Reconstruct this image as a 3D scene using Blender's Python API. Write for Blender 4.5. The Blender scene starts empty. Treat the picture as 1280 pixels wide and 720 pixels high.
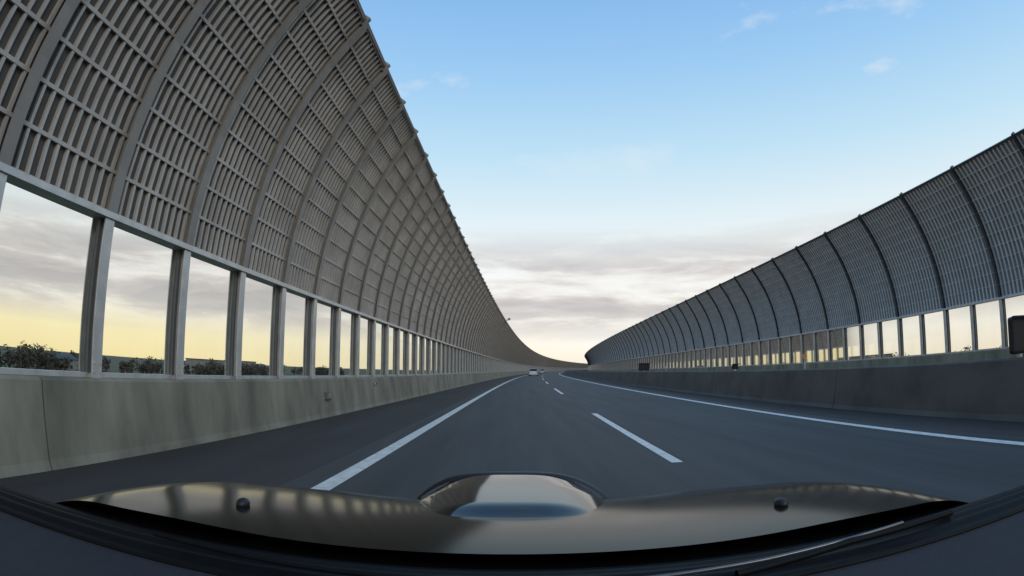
import bpy, math, random
import numpy as np
from mathutils import Vector
random.seed(7)
sc = bpy.context.scene
sc.view_settings.view_transform='Standard'
sc.view_settings.look='None'
sc.view_settings.exposure=0

# ------------------------------------------------------------ helpers
A1, A2 = 0.014, 0.00022
def cx(z):
    if z > 700: 
        return A1*700+A2*490000 + (A1+2*A2*700)*(z-700)
    return A1*z + A2*z*z

class MB:
    def __init__(s): s.v=[]; s.f=[]; s.m=[]
    def quad(s,a,b,c,d,m=0):
        n=len(s.v); s.v += [a,b,c,d]; s.f.append((n,n+1,n+2,n+3)); s.m.append(m)
    def hexa(s,p,m=0,faces=(0,1,2,3,4,5)):
        n=len(s.v); s.v += p
        F=((0,3,2,1),(4,5,6,7),(0,1,5,4),(1,2,6,5),(2,3,7,6),(3,0,4,7))
        for i in faces:
            s.f.append(tuple(n+k for k in F[i])); s.m.append(m)
    def box(s,x0,x1,y0,y1,z0,z1,m=0):
        s.hexa([(x0,y0,z0),(x1,y0,z0),(x1,y1,z0),(x0,y1,z0),(x0,y0,z1),(x1,y0,z1),(x1,y1,z1),(x0,y1,z1)],m)
    def obj(s,name,mats,parent=None,smooth=False):
        me=bpy.data.meshes.new(name); me.from_pydata(s.v,[],s.f); me.update()
        for m in mats: me.materials.append(m)
        me.polygons.foreach_set('material_index', s.m)
        if smooth: me.polygons.foreach_set('use_smooth',[True]*len(s.f))
        o=bpy.data.objects.new(name,me); sc.collection.objects.link(o)
        if parent: o.parent=parent
        return o
def empty(name,loc=(0,0,0)):
    o=bpy.data.objects.new(name,None); o.location=loc; sc.collection.objects.link(o); return o

def mat(name,base,rough=0.6,metal=0.0,var=0.0,scale=3.0,stretch=(1,1,1),base2=None,bump=0.0,bscale=60,ior=None,coat=0,detail=3):
    m=bpy.data.materials.new(name); m.use_nodes=True
    nt=m.node_tree; b=nt.nodes['Principled BSDF']
    b.inputs['Roughness'].default_value=rough; b.inputs['Metallic'].default_value=metal
    if ior: b.inputs['IOR'].default_value=ior
    if coat: b.inputs['Coat Weight'].default_value=coat; b.inputs['Coat Roughness'].default_value=0.06
    b.inputs['Base Color'].default_value=(*base,1)
    tc=nt.nodes.new('ShaderNodeTexCoord')
    if var>0 or base2:
        mp=nt.nodes.new('ShaderNodeMapping'); mp.inputs['Scale'].default_value=stretch
        nz=nt.nodes.new('ShaderNodeTexNoise'); nz.inputs['Scale'].default_value=scale; nz.inputs['Detail'].default_value=detail
        nz.inputs['Roughness'].default_value=0.62
        cr=nt.nodes.new('ShaderNodeValToRGB'); cr.color_ramp.elements[0].position=0.32; cr.color_ramp.elements[1].position=0.68
        b2=base2 or tuple(c*(1+var) for c in base); b1=base if base2 else tuple(c*(1-var) for c in base)
        cr.color_ramp.elements[0].color=(*b1,1); cr.color_ramp.elements[1].color=(*b2,1)
        nt.links.new(tc.outputs['Object'],mp.inputs[0]); nt.links.new(mp.outputs[0],nz.inputs['Vector'])
        nt.links.new(nz.outputs['Fac'],cr.inputs[0]); nt.links.new(cr.outputs[0],b.inputs['Base Color'])
    if bump>0:
        n2=nt.nodes.new('ShaderNodeTexNoise'); n2.inputs['Scale'].default_value=bscale; n2.inputs['Detail'].default_value=2
        bp=nt.nodes.new('ShaderNodeBump'); bp.inputs['Strength'].default_value=bump; bp.inputs['Distance'].default_value=0.01
        nt.links.new(tc.outputs['Object'],n2.inputs['Vector']); nt.links.new(n2.outputs['Fac'],bp.inputs['Height'])
        nt.links.new(bp.outputs[0],b.inputs['Normal'])
    return m

M_lane = mat('asphalt_lane',(0.046,0.047,0.047),0.75,var=0.30,scale=1.2,stretch=(1.8,0.10,1),bump=0.35,bscale=90,detail=6)
M_sh   = mat('asphalt_shoulder',(0.040,0.033,0.032),0.85,var=0.28,scale=1.0,stretch=(1.3,0.2,1),bump=0.35,bscale=90,detail=6)
M_paint= mat('road_paint',(0.55,0.55,0.52),0.6,base2=(0.82,0.82,0.79),scale=7,detail=6)
M_conc = mat('barrier_concrete',(0.125,0.116,0.086),0.8,base2=(0.28,0.262,0.20),scale=1.3,stretch=(1,1.0,0.3),bump=0.2,bscale=25,detail=7)
M_concd= mat('median_concrete',(0.085,0.074,0.065),0.85,base2=(0.145,0.128,0.112),scale=1.6,stretch=(1,0.5,0.5),bump=0.2,bscale=25,detail=5)
M_back = mat('panel_backing',(0.095,0.082,0.071),0.7,var=0.2,scale=0.8)
M_slat = mat('panel_slat',(0.48,0.445,0.405),0.5,metal=0.1,var=0.16,scale=1.3)
M_rib  = mat('steel_rib',(0.28,0.258,0.232),0.5,metal=0.1,var=0.12,scale=2)
M_post = mat('galvanised_steel',(0.55,0.54,0.52),0.38,metal=0.4,var=0.12,scale=4)
M_backR= mat('panel_backing_grey',(0.20,0.205,0.21),0.7,var=0.15,scale=0.8)
M_slatR= mat('panel_slat_grey',(0.58,0.58,0.59),0.5,metal=0.1,var=0.1,scale=1.3)
M_ribR = mat('steel_rib_dark',(0.05,0.05,0.055),0.5,var=0.1,scale=2)
M_dark = mat('dark_plastic',(0.012,0.012,0.014),0.5,var=0.1,scale=20)

def glassmat():
    m=bpy.data.materials.new('clear_panel'); m.use_nodes=True; nt=m.node_tree; nt.nodes.clear()
    o=nt.nodes.new('ShaderNodeOutputMaterial'); mx=nt.nodes.new('ShaderNodeMixShader')
    t=nt.nodes.new('ShaderNodeBsdfTransparent'); g=nt.nodes.new('ShaderNodeBsdfGlossy'); g.inputs['Roughness'].default_value=0.03
    nz=nt.nodes.new('ShaderNodeTexNoise'); nz.inputs['Scale'].default_value=0.7
    cr=nt.nodes.new('ShaderNodeValToRGB'); cr.color_ramp.elements[0].color=(0.84,0.84,0.80,1); cr.color_ramp.elements[1].color=(0.95,0.95,0.92,1)
    tc=nt.nodes.new('ShaderNodeTexCoord'); nt.links.new(tc.outputs['Object'],nz.inputs[0]); nt.links.new(nz.outputs['Fac'],cr.inputs[0]); nt.links.new(cr.outputs[0],t.inputs[0])
    f=nt.nodes.new('ShaderNodeFresnel'); f.inputs[0].default_value=1.2
    nt.links.new(f.outputs[0],mx.inputs[0]); nt.links.new(t.outputs[0],mx.inputs[1]); nt.links.new(g.outputs[0],mx.inputs[2]); nt.links.new(mx.outputs[0],o.inputs[0])
    return m
M_glass=glassmat()

# ------------------------------------------------------------ ground and roads
def strip(name,d1,d2,z1,z2,h,m,step=5.0,mb=None):
    own=mb is None
    if own: mb=MB()
    n=max(1,int(math.ceil((z2-z1)/step)))
    for i in range(n):
        a=z1+(z2-z1)*i/n; b=z1+(z2-z1)*(i+1)/n
        mb.quad((cx(a)+d1,a,h),(cx(a)+d2,a,h),(cx(b)+d2,b,h),(cx(b)+d1,b,h),0)
    if own: return mb.obj(name,[m])
ZN,ZF=-15.0,690.0
M_grass=mat('grass',(0.045,0.055,0.022),0.9,base2=(0.09,0.095,0.045),scale=0.05)
mb=MB()
prof=[(-4000,-6.5),(-400,-6.5),(-40,-6.0),(-24,-6.0),(-6.2,-0.1),(21.5,-0.1),(38,-6.0),(60,-6.0),(400,-6.5),(4000,-6.5)]
zs=[-3000,-400,-60]+list(np.arange(-20,700,20))+[700,900,1500,5000]
for a,b in zip(zs[:-1],zs[1:]):
    for (d1,h1),(d2,h2) in zip(prof[:-1],prof[1:]):
        ca=cx(max(a,-20)); cb=cx(max(b,-20))
        mb.quad((ca+d1,a,h1),(ca+d2,a,h2),(cb+d2,b,h2),(cb+d1,b,h1),0)
mb.obj('ground',[M_grass])
strip('road_shoulder',-5.2,20.2,ZN,ZF,-0.004,M_sh)
strip('road',-2.35,6.5,ZN,ZF,0.0,M_lane)
strip('opposite_road',9.3,18.0,ZN,ZF,0.0,M_lane)
mk=MB()
strip('',-2.02,-1.82,ZN,ZF,0.004,None,mb=mk)
strip('',5.93,6.13,ZN,ZF,0.004,None,mb=mk)
strip('',9.9,10.1,ZN,ZF,0.004,None,mb=mk)
z=6.6-20.3
while z<ZF-10:
    strip('',1.89,2.04,z,z+8.1,0.004,None,step=4,mb=mk); z+=20.3
mk.obj('lane_marking',[M_paint])
M_seal=mat('crack_sealant',(0.02,0.02,0.021),0.5,var=.2,scale=3)
js=MB()
for z in (33,57,96,140): 
    for k in range(18):
        x0=-4.5+k*0.68; 
        js.quad((cx(z)+x0,z+random.uniform(-.01,.01),.003),(cx(z)+x0+.67,z,.003),(cx(z)+x0+.67,z+.05,.003),(cx(z)+x0,z+.05,.003))
js.obj('road_joint',[M_seal])

# ------------------------------------------------------------ concrete barriers
def barrier(name,prof,side,m,seg=9.0,z0=ZN,z1=ZF,phase=0.0,gap=0.02):
    mb=MB(); z=z0+phase
    while z<z1:
        n=3
        for i in range(n):
            a=z+seg*i/n+(gap/2 if i==0 else 0); b=z+seg*(i+1)/n-(gap/2 if i==n-1 else 0)
            P=[(cx(a)+side*l,a,h) for l,h in prof]; Q=[(cx(b)+side*l,b,h) for l,h in prof]
            for k in range(len(prof)-1):
                mb.quad(P[k],P[k+1],Q[k+1],Q[k],0)
            if i==0:
                n0=len(mb.v); mb.v+=P; mb.f.append(tuple(range(n0,n0+len(P)))); mb.m.append(0)
            if i==n-1:
                n0=len(mb.v); mb.v+=Q; mb.f.append(tuple(range(n0,n0+len(Q)))); mb.m.append(0)
        z+=seg
    return mb.obj(name,[m])
barrier('concrete_barrier',[(4.56,0.0),(4.60,0.10),(4.70,0.89),(4.74,0.92),(5.16,0.92),(5.2,0.0)],-1,M_conc,phase=1.0)
barrier('concrete_barrier',[(7.75,0),(7.80,0.1),(7.93,0.97),(7.97,1.0),(8.2,1.0),(8.24,0.97),(8.36,0.1),(8.4,0)],1,M_concd)
barrier('concrete_barrier',[(18.0,0),(18.10,1.09),(18.14,1.12),(18.6,1.12),(18.65,0)],1,M_conc,phase=3)

# ------------------------------------------------------------ noise barriers
R=9.0; AL0=math.radians(4); S=5.4
M_frame=mat('window_gasket',(0.10,0.10,0.10),0.5,var=0.1,scale=5)
def wall(name,side,lat0,dh,bay,phase,ribevery,mats,nsl=9,nrows=11,slw=0.045,railw=0.022,rw=0.085):
    par=empty(name)
    H0=2.83+dh; HS=0.92+dh
    def ap(s,n):
        a=AL0+s/R
        l=lat0-R*(math.cos(AL0)-math.cos(a)); h=H0+R*(math.sin(a)-math.sin(AL0))
        return l-n*math.cos(a), h-n*math.sin(a)
    def P(l,h,z): return (cx(z)+side*l,z,h)
    def abox(mb,s0,s1,z0,z1,n0,n1,m,faces=(0,1,2,3,4,5)):
        a=ap(s0,n0);b=ap(s0,n1);c=ap(s1,n0);d=ap(s1,n1)
        mb.hexa([P(*a,z0),P(*b,z0),P(*b,z1),P(*a,z1),P(*c,z0),P(*d,z0),P(*d,z1),P(*c,z1)],m,faces)
    def lbox(mb,l0,l1,h0,h1,z0,z1,m):
        mb.hexa([P(l0,h0,z0),P(l1,h0,z0),P(l1,h0,z1),P(l0,h0,z1),P(l0,h1,z0),P(l1,h1,z0),P(l1,h1,z1),P(l0,h1,z1)],m)
    back=MB(); sl=MB(); rb=MB(); po=MB(); gl=MB()
    k0=int(math.floor((ZN-phase)/bay)); k1=int((ZF-phase)/bay)
    ns=9
    for k in range(k0,k1):
        z0=phase+k*bay; z1=z0+bay
        far = z0>300
        for i in range(ns):
            s0=S*i/ns; s1=S*(i+1)/ns
            a=ap(s0,0);c=ap(s1,0)
            back.quad(P(*a,z0),P(*a,z1),P(*c,z1),P(*c,z0),0)
            if not far:
                for j in range(nsl):
                    zc=z0+bay*(j+0.5)/nsl
                    abox(sl,s0,s1,zc-slw/2,zc+slw/2,0,0.045,0,(2,4,3))
        for r in range(nrows+1):
            s=0.06+(S-0.10)*r/nrows
            abox(sl,s-railw,s+railw,z0,z1,0,0.055,0,(0,1,3))
        if k%ribevery==0:
            for i in range(ns):
                s0=S*i/ns; s1=S*(i+1)/ns
                abox(rb,s0,s1,z0-rw,z0+rw,0.13,0.145,0)
                abox(rb,s0,s1,z0-0.01,z0+0.01,-0.1,0.13,0)
                abox(rb,s0,s1,z0-rw,z0+rw,-0.115,-0.10,0)
            abox(rb,S-0.12,S+0.10,z0-0.05,z0+0.05,-0.05,0.10,0)
        lbox(po,lat0-0.13,lat0-0.115,HS,H0-0.04,z0-0.085,z0+0.085,0)
        lbox(po,lat0-0.115,lat0+0.10,HS,H0-0.04,z0-0.01,z0+0.01,0)
        lbox(po,lat0+0.10,lat0+0.115,HS,H0-0.04,z0-0.085,z0+0.085,0)
        a=0.012
        gl.quad(P(lat0,HS+0.05,z0+a),P(lat0,HS+0.05,z1-a),P(lat0,H0-0.05,z1-a),P(lat0,H0-0.05,z0+a),0)
        lbox(po,lat0-0.04,lat0+0.04,HS+0.002,HS+0.06,z0+0.086,z1-0.086,0)
        lbox(po,lat0-0.16,lat0+0.12,H0-0.04,H0+0.035,z0+0.001,z1-0.001,0)
        for zz in (z0+0.045,z1-0.045):
            lbox(po,lat0-0.03,lat0+0.03,HS+0.06,H0-0.045,zz-0.03,zz+0.03,1)
        if z0<40:
            for dz in(-.055,.055):
                for hh in(.06,.16): lbox(po,lat0-.142,lat0-.131,HS+hh,HS+hh+.03,z0+dz-.015,z0+dz+.015,0)
        abox(rb,S-0.03,S+0.035,z0,z1,-0.03,0.075,0)
    back.obj('acoustic_panels',[mats[0]],par)
    sl.obj('louvre_slats',[mats[1]],par)
    rb.obj('curved_ribs',[mats[2]],par)
    po.obj('posts_and_frames',[mats[3],M_frame],par)
    gl.obj('clear_panels',[mats[4]],par)
    return par
wall('noise_barrier',-1,4.95,0.0,1.79,5.0,1,(M_back,M_slat,M_rib,M_post,M_glass),nsl=11,slw=.042)
wall('noise_barrier',1,18.3,0.2,1.75,0.6,2,(M_backR,M_slatR,M_ribR,M_post,M_glass),nsl=8,slw=.065,railw=.010,rw=.06)

# ------------------------------------------------------------ distant trees and houses
M_leaf=mat('distant_foliage',(0.045,0.042,0.034),0.9,base2=(0.11,0.095,0.068),scale=0.4)
def treeline(name,dfun,z0,z1,step,hmin,hmax):
    mb=MB(); z=z0
    while z<z1:
        x=dfun(z)+random.uniform(-14,14); hh=random.uniform(hmin,hmax); w=hh*random.uniform(0.35,0.6)
        mb.box(x-.2,x+.2,z-.2,z+.2,-6.5,-6.5+hh*0.5)
        lobes=[(random.uniform(-.6,.6)*w,random.uniform(-.6,.6)*w,random.uniform(.25,.85)*hh,random.uniform(.35,.7)*w) for _ in range(8)]
        for t in range(190):
            lx,ly,lz,lr=random.choice(lobes)
            v=Vector((random.gauss(0,1),random.gauss(0,1),random.gauss(0,1))).normalized()*lr*random.uniform(.5,1.05)
            c=Vector((x+lx,z+ly,-6.5+lz))+v
            e=Vector((random.uniform(-1,1),random.uniform(-1,1),random.uniform(-1,1)))*0.5
            f=Vector((random.uniform(-1,1),random.uniform(-1,1),random.uniform(-1,1)))*0.5
            mb.quad(tuple(c-e),tuple(c-f),tuple(c+e),tuple(c+f),0)
        z+=step*random.uniform(.4,1.6)
    return mb.obj(name,[M_leaf])
treeline('distant_trees',lambda z:-138-0.10*abs(z)+20*math.sin(z*0.03),-30,520,2.4,4.5,8.8)
treeline('distant_trees',lambda z:150+0.2*z,0,560,7,5,8.5)
M_wall=mat('house_wall',(0.22,0.215,0.20),0.8,var=0.15,scale=0.5)
M_roof=mat('house_roof',(0.07,0.07,0.075),0.7,var=0.15,scale=0.7)
M_win=mat('house_window',(0.03,0.035,0.04),0.2,var=0.1)
for (x,z,w,d,h,flat) in [(-175,160,14,9,6.5,0),(-190,195,16,11,7.2,0),(-160,255,22,12,8.4,1),(-205,300,14,10,7.4,0),(-190,350,26,12,9.0,1),(-170,105,12,9,6.0,0),(-210,420,18,12,8,0),(170,150,16,10,7.5,0),(185,240,24,12,8.8,1)]:
    p=empty('apartment_block' if flat else 'house',(x,z,-6.5))
    b=MB(); b.box(-d/2,d/2,-w/2,w/2,0,h*(1 if flat else .7)); b.obj('walls',[M_wall],p)
    r=MB()
    if flat: r.box(-d/2-.3,d/2+.3,-w/2-.3,w/2+.3,h+.003,h+.4)
    else:
        e=h*.7+.003; n=[(-d/2-.5,-w/2-.5,e),(d/2+.5,-w/2-.5,e),(d/2+.5,w/2+.5,e),(-d/2-.5,w/2+.5,e),(0,-w/2-.5,h),(0,w/2+.5,h)]
        r.v+=n; r.f+=[(0,1,4),(1,2,5,4),(2,3,5),(3,0,4,5),(0,3,2,1)]; r.m+=[0]*5
    r.obj('roof',[M_roof],p)
    wn=MB(); s=1 if x<0 else -1
    for fl in range(2):
        for i in range(int(w//3)):
            y=-w/2+1.5+i*3
            wn.box(s*d/2-.03,s*d/2+.03,y-.7,y+.7,1+fl*2.6,2.3+fl*2.6)
    for fl in range(2):
        for i in range(int(d//3)):
            xx=-d/2+1.5+i*3
            wn.box(xx-.6,xx+.6,-w/2-.03,-w/2+.03,1+fl*2.6,2.3+fl*2.6)
    wn.obj('windows',[M_win],p)

# ------------------------------------------------------------ small objects
def bbox_obj(name,x0,x1,y0,y1,z0,z1,m,parent=None,bev=0.02):
    b=MB(); b.box(x0,x1,y0,y1,z0,z1); o=b.obj(name,[m],parent)
    md=o.modifiers.new('b','BEVEL'); md.width=bev; md.segments=3
    return o
def cyl(name,loc,r,depth,m,parent=None,axis='X',n=20):
    b=MB()
    ring=lambda t:[(math.cos(2*math.pi*i/n)*r,math.sin(2*math.pi*i/n)*r,t) for i in range(n)]
    pts=ring(-depth/2)+ring(depth/2)
    if axis=='X': pts=[(c,a,bb) for a,bb,c in pts]
    elif axis=='Y': pts=[(a,c,bb) for a,bb,c in pts]
    b.v=[(p[0]+loc[0],p[1]+loc[1],p[2]+loc[2]) for p in pts]
    for i in range(n): b.f.append((i,(i+1)%n,n+(i+1)%n,n+i)); b.m.append(0)
    b.f.append(tuple(range(n))); b.m.append(0); b.f.append(tuple(range(n,2*n))); b.m.append(0)
    return b.obj(name,[m],parent)
def sign_box(name,lat,z,w,h,base,m):
    p=empty(name,(cx(z)+lat,z,base))
    bbox_obj('housing',-w/2,w/2,-0.07,0.07,0.06,0.06+h,m,p,0.05)
    bbox_obj('visor',-w/2-.02,w/2+.02,-0.16,-0.071,0.04+h,0.07+h,M_dark,p,0.01)
    bbox_obj('bracket',-.04,.04,-.04,.04,0.0,0.059,M_post,p,0.005)
    return p
sign_box('roadside_signal_box',8.10,6.12,0.5,0.6,1.0,M_dark)
sign_box('roadside_signal_box',8.08,36,0.75,0.5,1.0,M_dark)
sign_box('roadside_signal_box',8.08,19.5,0.25,0.2,1.0,M_dark)
M_or=mat('orange_marker',(0.75,0.27,0.03),0.5,var=0.1)
M_refl=mat('reflector_white',(0.6,0.6,0.55),0.3,var=0.05)
def delineator(lat,z,base,m,s=1):
    p=empty('delineator',(cx(z)+lat,z,base))
    cyl('stem',(0,0,0.10*s),0.018,0.20*s,M_post,p,'Z')
    cyl('reflector',(0,0,0.24*s),0.05*s,0.03,m,p,'Y')
delineator(8.08,14,1.0,M_or,1.5)
for z in (30,50,70,90,110): delineator(8.08,z,1.0,M_refl)
p=empty('barrier_cable_box',(cx(12.6)-4.655,12.6,0.42))
bbox_obj('housing',-0.01,0.09,-.15,.15,0,.18,mat('box_grey',(0.13,0.13,0.13),0.6,var=.1),p,0.015)
bbox_obj('lid',0.091,0.10,-.12,.12,.03,.15,M_rib,p,0.003)
for z in (17,27,37,47,57,77): 
    pp=empty('barrier_reflector',(cx(z)-4.66,z,0.72))
    bbox_obj('base',-0.0,0.05,-.05,.05,-.05,.05,M_dark,pp,.006); bbox_obj('lens',0.01,0.045,-.058,-.051,-.04,.04,M_refl,pp,.002)
p=empty('wall_camera',(cx(72)-3.0,72,7.8))
bbox_obj('arm',-.05,.5,-.04,.04,0,.08,M_rib,p,.01); bbox_obj('head',.3,.65,-.2,.2,.081,.32,M_rib,p,.05)

# ------------------------------------------------------------ distant cars
def distant_car(x,z,col):
    p=empty('car',(x,z,0))
    M_b=mat('car_paint',col,0.25,metal=.2,var=.03,coat=.6); M_g=mat('car_glass',(.02,.025,.03),.08,var=.05)
    M_t=mat('tyre',(.02,.02,.02),.9,var=.1); M_r=mat('tail_lamp',(.5,.02,.02),.3,var=.05)
    secs=[(-2.15,.35,.80),(-2.1,.30,.95),(-1.2,.28,.98),(.9,.28,.95),(1.9,.3,.80),(2.15,.35,.6)]
    b=MB()
    for (y0,a0,t0),(y1,a1,t1) in zip(secs[:-1],secs[1:]):
        w=.86
        b.hexa([(-w,y0,a0),(w,y0,a0),(w,y1,a1),(-w,y1,a1),(-w+.05,y0,t0),(w-.05,y0,t0),(w-.05,y1,t1),(-w+.05,y1,t1)],0)
    b.obj('body',[M_b],p)
    c=MB(); c.hexa([(-.8,-2.0,.98),(.8,-2.0,.98),(.8,1.0,.98),(-.8,1.0,.98),(-.62,-1.55,1.46),(.62,-1.55,1.46),(.62,.2,1.46),(-.62,.2,1.46)],0); c.obj('cabin',[M_g],p)
    r=MB(); r.hexa([(-.63,-1.6,1.461),(.63,-1.6,1.461),(.63,.25,1.461),(-.63,.25,1.461),(-.56,-1.5,1.5),(.56,-1.5,1.5),(.56,.1,1.5),(-.56,.1,1.5)],0); r.obj('roof',[M_b],p)
    for sx in(-.78,.78):
        for sy in (-1.35,1.35): cyl('wheel',(sx,sy,.32),.32,.2,M_t,p,'X')
        bbox_obj('tail_lamp',sx*.9-.12,sx*.9+.12,-2.19,-2.151,.62,.78,M_r,p,.01)
    bbox_obj('number_plate',-.17,.17,-2.18,-2.152,.45,.6,M_paint,p,.004)
    bbox_obj('bumper',-.84,.84,-2.25,-2.20,.3,.5,M_b,p,.02)
    p.rotation_euler[2]=-math.atan(A1+2*A2*z)
distant_car(cx(112)+0.1,112,(.75,.75,.75))
distant_car(cx(190)+0.1,190,(.5,.5,.52))

# ------------------------------------------------------------ own car
car=empty('car')
M_hood=mat('black_paint',(0.010,0.010,0.008),0.15,var=.1,scale=6,ior=1.22)
M_cowl=mat('cowl_plastic',(0.005,0.005,0.006),0.6,var=.15,scale=30,ior=1.25)
M_dash=mat('dashboard_plastic',(0.024,0.026,0.034),0.8,var=.1,scale=40,bump=.3,bscale=400)
zc=[.70,.85,1.0,1.3,1.6,1.75,1.9]; hc=[.922,.923,.918,.876,.808,.762,.70]
PF=np.polyfit(zc,hc,3)
def hood_h(x,z):
    h=float(np.polyval(PF,z)); ax=abs(x)
    h+=0.005*math.exp(-((ax-.56)/.16)**2)
    if ax>.74: h-=(ax-.74)**2*1.2
    return h
def grid(fn,nu,nv):
    b=MB()
    for j in range(nv+1):
        for i in range(nu+1): b.v.append(fn(i/nu,j/nv))
    for j in range(nv):
        for i in range(nu):
            a=j*(nu+1)+i; b.f.append((a,a+1,a+nu+2,a+nu+1)); b.m.append(0)
    return b
def hf(u,v):
    x=-.88+1.76*u; z=.785+(1.11-.12*(abs(x)/.88)**2)*v
    return (x,z,hood_h(x,z))
grid(hf,72,40).obj('hood',[M_hood],car,True)
def nose(u,v):
    x=-.88+1.76*u; z=.785+(1.11-.12*(abs(x)/.88)**2)
    a=v*math.pi/2
    return (x,z+.14*math.sin(a),hood_h(x,z)-.45*(1-math.cos(a))-.02*math.sin(a))
grid(nose,40,10).obj('nose',[M_hood],car,True)
for s in(-1,1):
    def fen(u,v,s=s):
        z=.3+1.47*u; zz=max(z,.785); 
        return (s*(.88+.05*math.sin(v*math.pi/2)),z,hood_h(.88,zz)-.6*v**1.4)
    grid(fen,24,10).obj('fender',[M_hood],car,True)
    cyl('front_wheel',(s*.78,1.35,.33),.33,.22,M_dark,car,'X',32)
TOP=.920
def scoop(u,v):
    z=1.0+.40*v; uu=2*u-1
    w=.12+.105*min(1,v*1.6)**.7
    top=.010+max(0,TOP-hood_h(0,z))+.006*math.sin(v*math.pi*.6)
    pr=max(0,1-abs(uu)**3.4)
    k=min(1,v*4.5); k=k*k*(3-2*k)
    return (uu*w,z,hood_h(uu*w,z)-.004+top*pr*k)
M_scoop=mat('scoop_paint',(0.012,0.012,0.012),0.09,var=.1,scale=6,ior=1.42,coat=.25)
grid(scoop,48,28).obj('hood_scoop',[M_scoop],car,True)
def scoopf(u,v):
    x,y,h=scoop(u,1.0); hb=hood_h(x,y)-.006
    return (x*(1+.04*v),y+.012*v,hb+(h-hb)*(1-v)+.0)
grid(scoopf,40,4).obj('scoop_intake',[M_dark],car)
def lip(u,v):
    x,y,h=scoop(u,1.0); a=v*math.pi
    return (x*1.12,y+.02*math.cos(a),h-.006+.010*math.sin(a))
grid(lip,40,6).obj('scoop_lip',[M_dark],car,True)
for x in(-.515,.515):
    b=grid(lambda u,v:(x+.014*math.sin(v*math.pi)*math.cos(u*2*math.pi),.95+.018*math.sin(v*math.pi)*math.sin(u*2*math.pi),hood_h(x,.95)+.004+.011*math.cos(v*math.pi)),14,8)
    b.obj('washer_nozzle',[M_dark],car,True)
def cowl(u,v):
    x=-1.3+2.6*u; z=.655+.125*v
    return (x,z,.900+.012*math.sin(v*math.pi)+.002*math.sin(v*30))
grid(cowl,50,24).obj('cowl',[M_cowl],car,True)
def bulk(u,v):
    x=-.86+1.72*u; z=.781+.35*v
    return (x,z,.898-.06*v)
grid(bulk,20,4).obj('bulkhead',[M_cowl],car,True)
def dash(u,v):
    x=-1.3+2.6*u; z=.654-.5*v
    return (x,z,.895-.02*v+.01*math.exp(-(v/.08)**2))
grid(dash,50,20).obj('dashboard',[M_dash],car,True)
def tube(name,pts,r,m):
    cu=bpy.data.curves.new(name,'CURVE'); cu.dimensions='3D'; cu.bevel_depth=r; cu.bevel_resolution=2
    s=cu.splines.new('POLY'); s.points.add(len(pts)-1)
    for i,p in enumerate(pts): s.points[i].co=(*p,1)
    o=bpy.data.objects.new(name,cu); sc.collection.objects.link(o); cu.materials.append(m); o.parent=car
M_wip=mat('wiper_metal',(.12,.12,.125),.3,metal=.6,var=.1)
tube('wiper_blade',[(.12,.672,.920),(.35,.678,.925),(.62,.70,.93)],.003,M_wip)
tube('wiper_arm',[(.30,.665,.915),(.5,.685,.925),(.75,.71,.92)],.006,M_cowl)
tube('wiper_blade',[(-.55,.70,.925),(-.3,.685,.922),(0.05,.68,.918)],.004,M_cowl)
tube('windscreen_seal',[(x,.648,.905) for x in np.linspace(-1.3,1.3,20)],.005,M_cowl)

# ------------------------------------------------------------ world
w=bpy.data.worlds.new('World'); sc.world=w; w.use_nodes=True; nt=w.node_tree; nt.nodes.clear()
N=nt.nodes.new; L=nt.links.new
out=N('ShaderNodeOutputWorld'); add=N('ShaderNodeAddShader'); L(add.outputs[0],out.inputs[0])
EL,AZ=math.radians(28),math.radians(140)
sky=N('ShaderNodeTexSky'); sky.sky_type='NISHITA'; sky.sun_disc=False; sky.sun_elevation=EL; sky.sun_rotation=AZ
bg1=N('ShaderNodeBackground'); bg1.inputs[1].default_value=0.012; L(sky.outputs[0],bg1.inputs[0]); L(bg1.outputs[0],add.inputs[0])
bg2=N('ShaderNodeBackground'); bg2.inputs[1].default_value=0.98; L(bg2.outputs[0],add.inputs[1])
tc=N('ShaderNodeTexCoord'); sp=N('ShaderNodeSeparateXYZ'); L(tc.outputs['Generated'],sp.inputs[0])
def ramp(pts,inp):
    r=N('ShaderNodeValToRGB'); e=r.color_ramp.elements
    while len(e)<len(pts): e.new(.5)
    for i,(p,c) in enumerate(pts): e[i].position=p; e[i].color=(*c,1) if len(c)==3 else c
    L(inp,r.inputs[0]); return r
g=ramp([(0.0,(.93,.84,.68)),(.05,(.98,.94,.86)),(.16,(.93,.93,.89)),(.27,(.75,.86,.90)),(.38,(.52,.75,.90)),(.52,(.33,.59,.88)),(.66,(.22,.46,.82)),(1,(.18,.34,.60))],sp.outputs['Z'])
def math_(op,a,b=None,clamp=False):
    m=N('ShaderNodeMath'); m.operation=op; m.use_clamp=clamp
    for i,q in enumerate((a,b)):
        if q is None: continue
        if isinstance(q,(int,float)): m.inputs[i].default_value=q
        else: L(q,m.inputs[i])
    return m.outputs[0]
def mix(f,a,b):
    m=N('ShaderNodeMix'); m.data_type='RGBA'
    L(f,m.inputs[0])
    for q,s in ((a,6),(b,7)):
        if isinstance(q,tuple): m.inputs[s].default_value=(*q,1)
        else: L(q,m.inputs[s])
    return m.outputs[2]
lf=ramp([(0,(0,0,0)),(1,(1,1,1))],math_('MULTIPLY',math_('ADD',math_('MULTIPLY',sp.outputs['X'],-1),.15),1.3,True))
lo=ramp([(0,(1,1,1)),(.05,(.8,.8,.8)),(.10,(0,0,0))],sp.outputs['Z'])
yel=math_('MULTIPLY',lf.outputs[0],lo.outputs[0])
c1=mix(yel,g.outputs[0],(.97,.84,.44))
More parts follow.
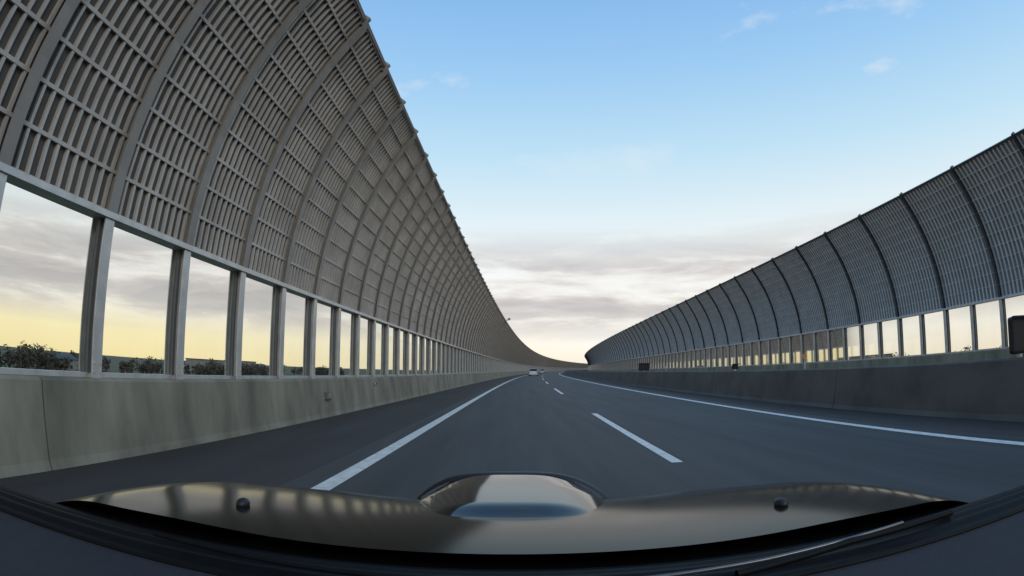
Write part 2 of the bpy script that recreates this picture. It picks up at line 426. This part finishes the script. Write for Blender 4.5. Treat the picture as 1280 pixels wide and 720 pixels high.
mp=N('ShaderNodeMapping'); mp.inputs['Scale'].default_value=(1.7,1.7,10); mp.inputs['Location'].default_value=(.35,.2,0); L(tc.outputs['Generated'],mp.inputs[0])
nz=N('ShaderNodeTexNoise'); nz.inputs['Scale'].default_value=2.0; nz.inputs['Detail'].default_value=5; nz.inputs['Roughness'].default_value=.56; nz.inputs['Distortion'].default_value=.3; L(mp.outputs[0],nz.inputs[0])
bandm=ramp([(0.045,(0,0,0)),(.085,(.8,.8,.8)),(.13,(1,1,1)),(.18,(.85,.85,.85)),(.26,(0,0,0))],sp.outputs['Z'])
cm=math_('MULTIPLY',ramp([(.34,(0,0,0)),(.50,(1,1,1))],nz.outputs['Fac']).outputs[0],bandm.outputs[0])
ccol=ramp([(.36,(.80,.72,.67)),(.60,(.46,.42,.42))],nz.outputs['Fac'])
c2=mix(math_('MULTIPLY',cm,.92),c1,ccol.outputs[0])
nz2=N('ShaderNodeTexNoise'); nz2.inputs['Scale'].default_value=4.2; nz2.inputs['Detail'].default_value=6; nz2.inputs['Roughness'].default_value=.55
mp2=N('ShaderNodeMapping'); mp2.inputs['Scale'].default_value=(1,1,2.4); mp2.inputs['Location'].default_value=(3.1,1.2,.4); L(tc.outputs['Generated'],mp2.inputs[0]); L(mp2.outputs[0],nz2.inputs[0])
pm=math_('MULTIPLY',ramp([(.60,(0,0,0)),(.78,(.7,.7,.7))],nz2.outputs['Fac']).outputs[0],ramp([(.3,(0,0,0)),(.45,(1,1,1))],sp.outputs['Z']).outputs[0])
c3=mix(pm,c2,(.85,.86,.88))
L(c3,bg2.inputs[0])
try:
    w.cycles.sampling_method='MANUAL'; w.cycles.sample_map_resolution=256
except Exception as e: print(e)

sun=bpy.data.lights.new('sun','SUN'); sun.energy=0.75; sun.angle=math.radians(18); sun.color=(1,.92,.80)
so=bpy.data.objects.new('sun',sun); sc.collection.objects.link(so)
v=Vector((math.sin(AZ)*math.cos(EL),math.cos(AZ)*math.cos(EL),math.sin(EL)))
so.rotation_euler=v.to_track_quat('Z','Y').to_euler()

# ------------------------------------------------------------ camera (wide dashcam lens)
cam=bpy.data.cameras.new('camera'); co=bpy.data.objects.new('camera',cam); sc.collection.objects.link(co)
co.location=(0,0,1.2); co.rotation_euler=(math.pi/2+0.151,0,0)
cam.sensor_width=36; cam.sensor_height=20.25; cam.lens=19.1; cam.clip_start=.02; cam.clip_end=12000
try:
    cam.type='PANO'
    tgt=cam.cycles if hasattr(cam,'cycles') and hasattr(cam.cycles,'panorama_type') else cam
    tgt.panorama_type='FISHEYE_LENS_POLYNOMIAL'
    tgt.fisheye_fov=math.pi
    tgt.fisheye_polynomial_k0=0; tgt.fisheye_polynomial_k1=-1/19.125
    tgt.fisheye_polynomial_k2=0; tgt.fisheye_polynomial_k3=0; tgt.fisheye_polynomial_k4=0
except Exception as e:
    print('pano failed',e); cam.type='PERSP'
sc.camera=co
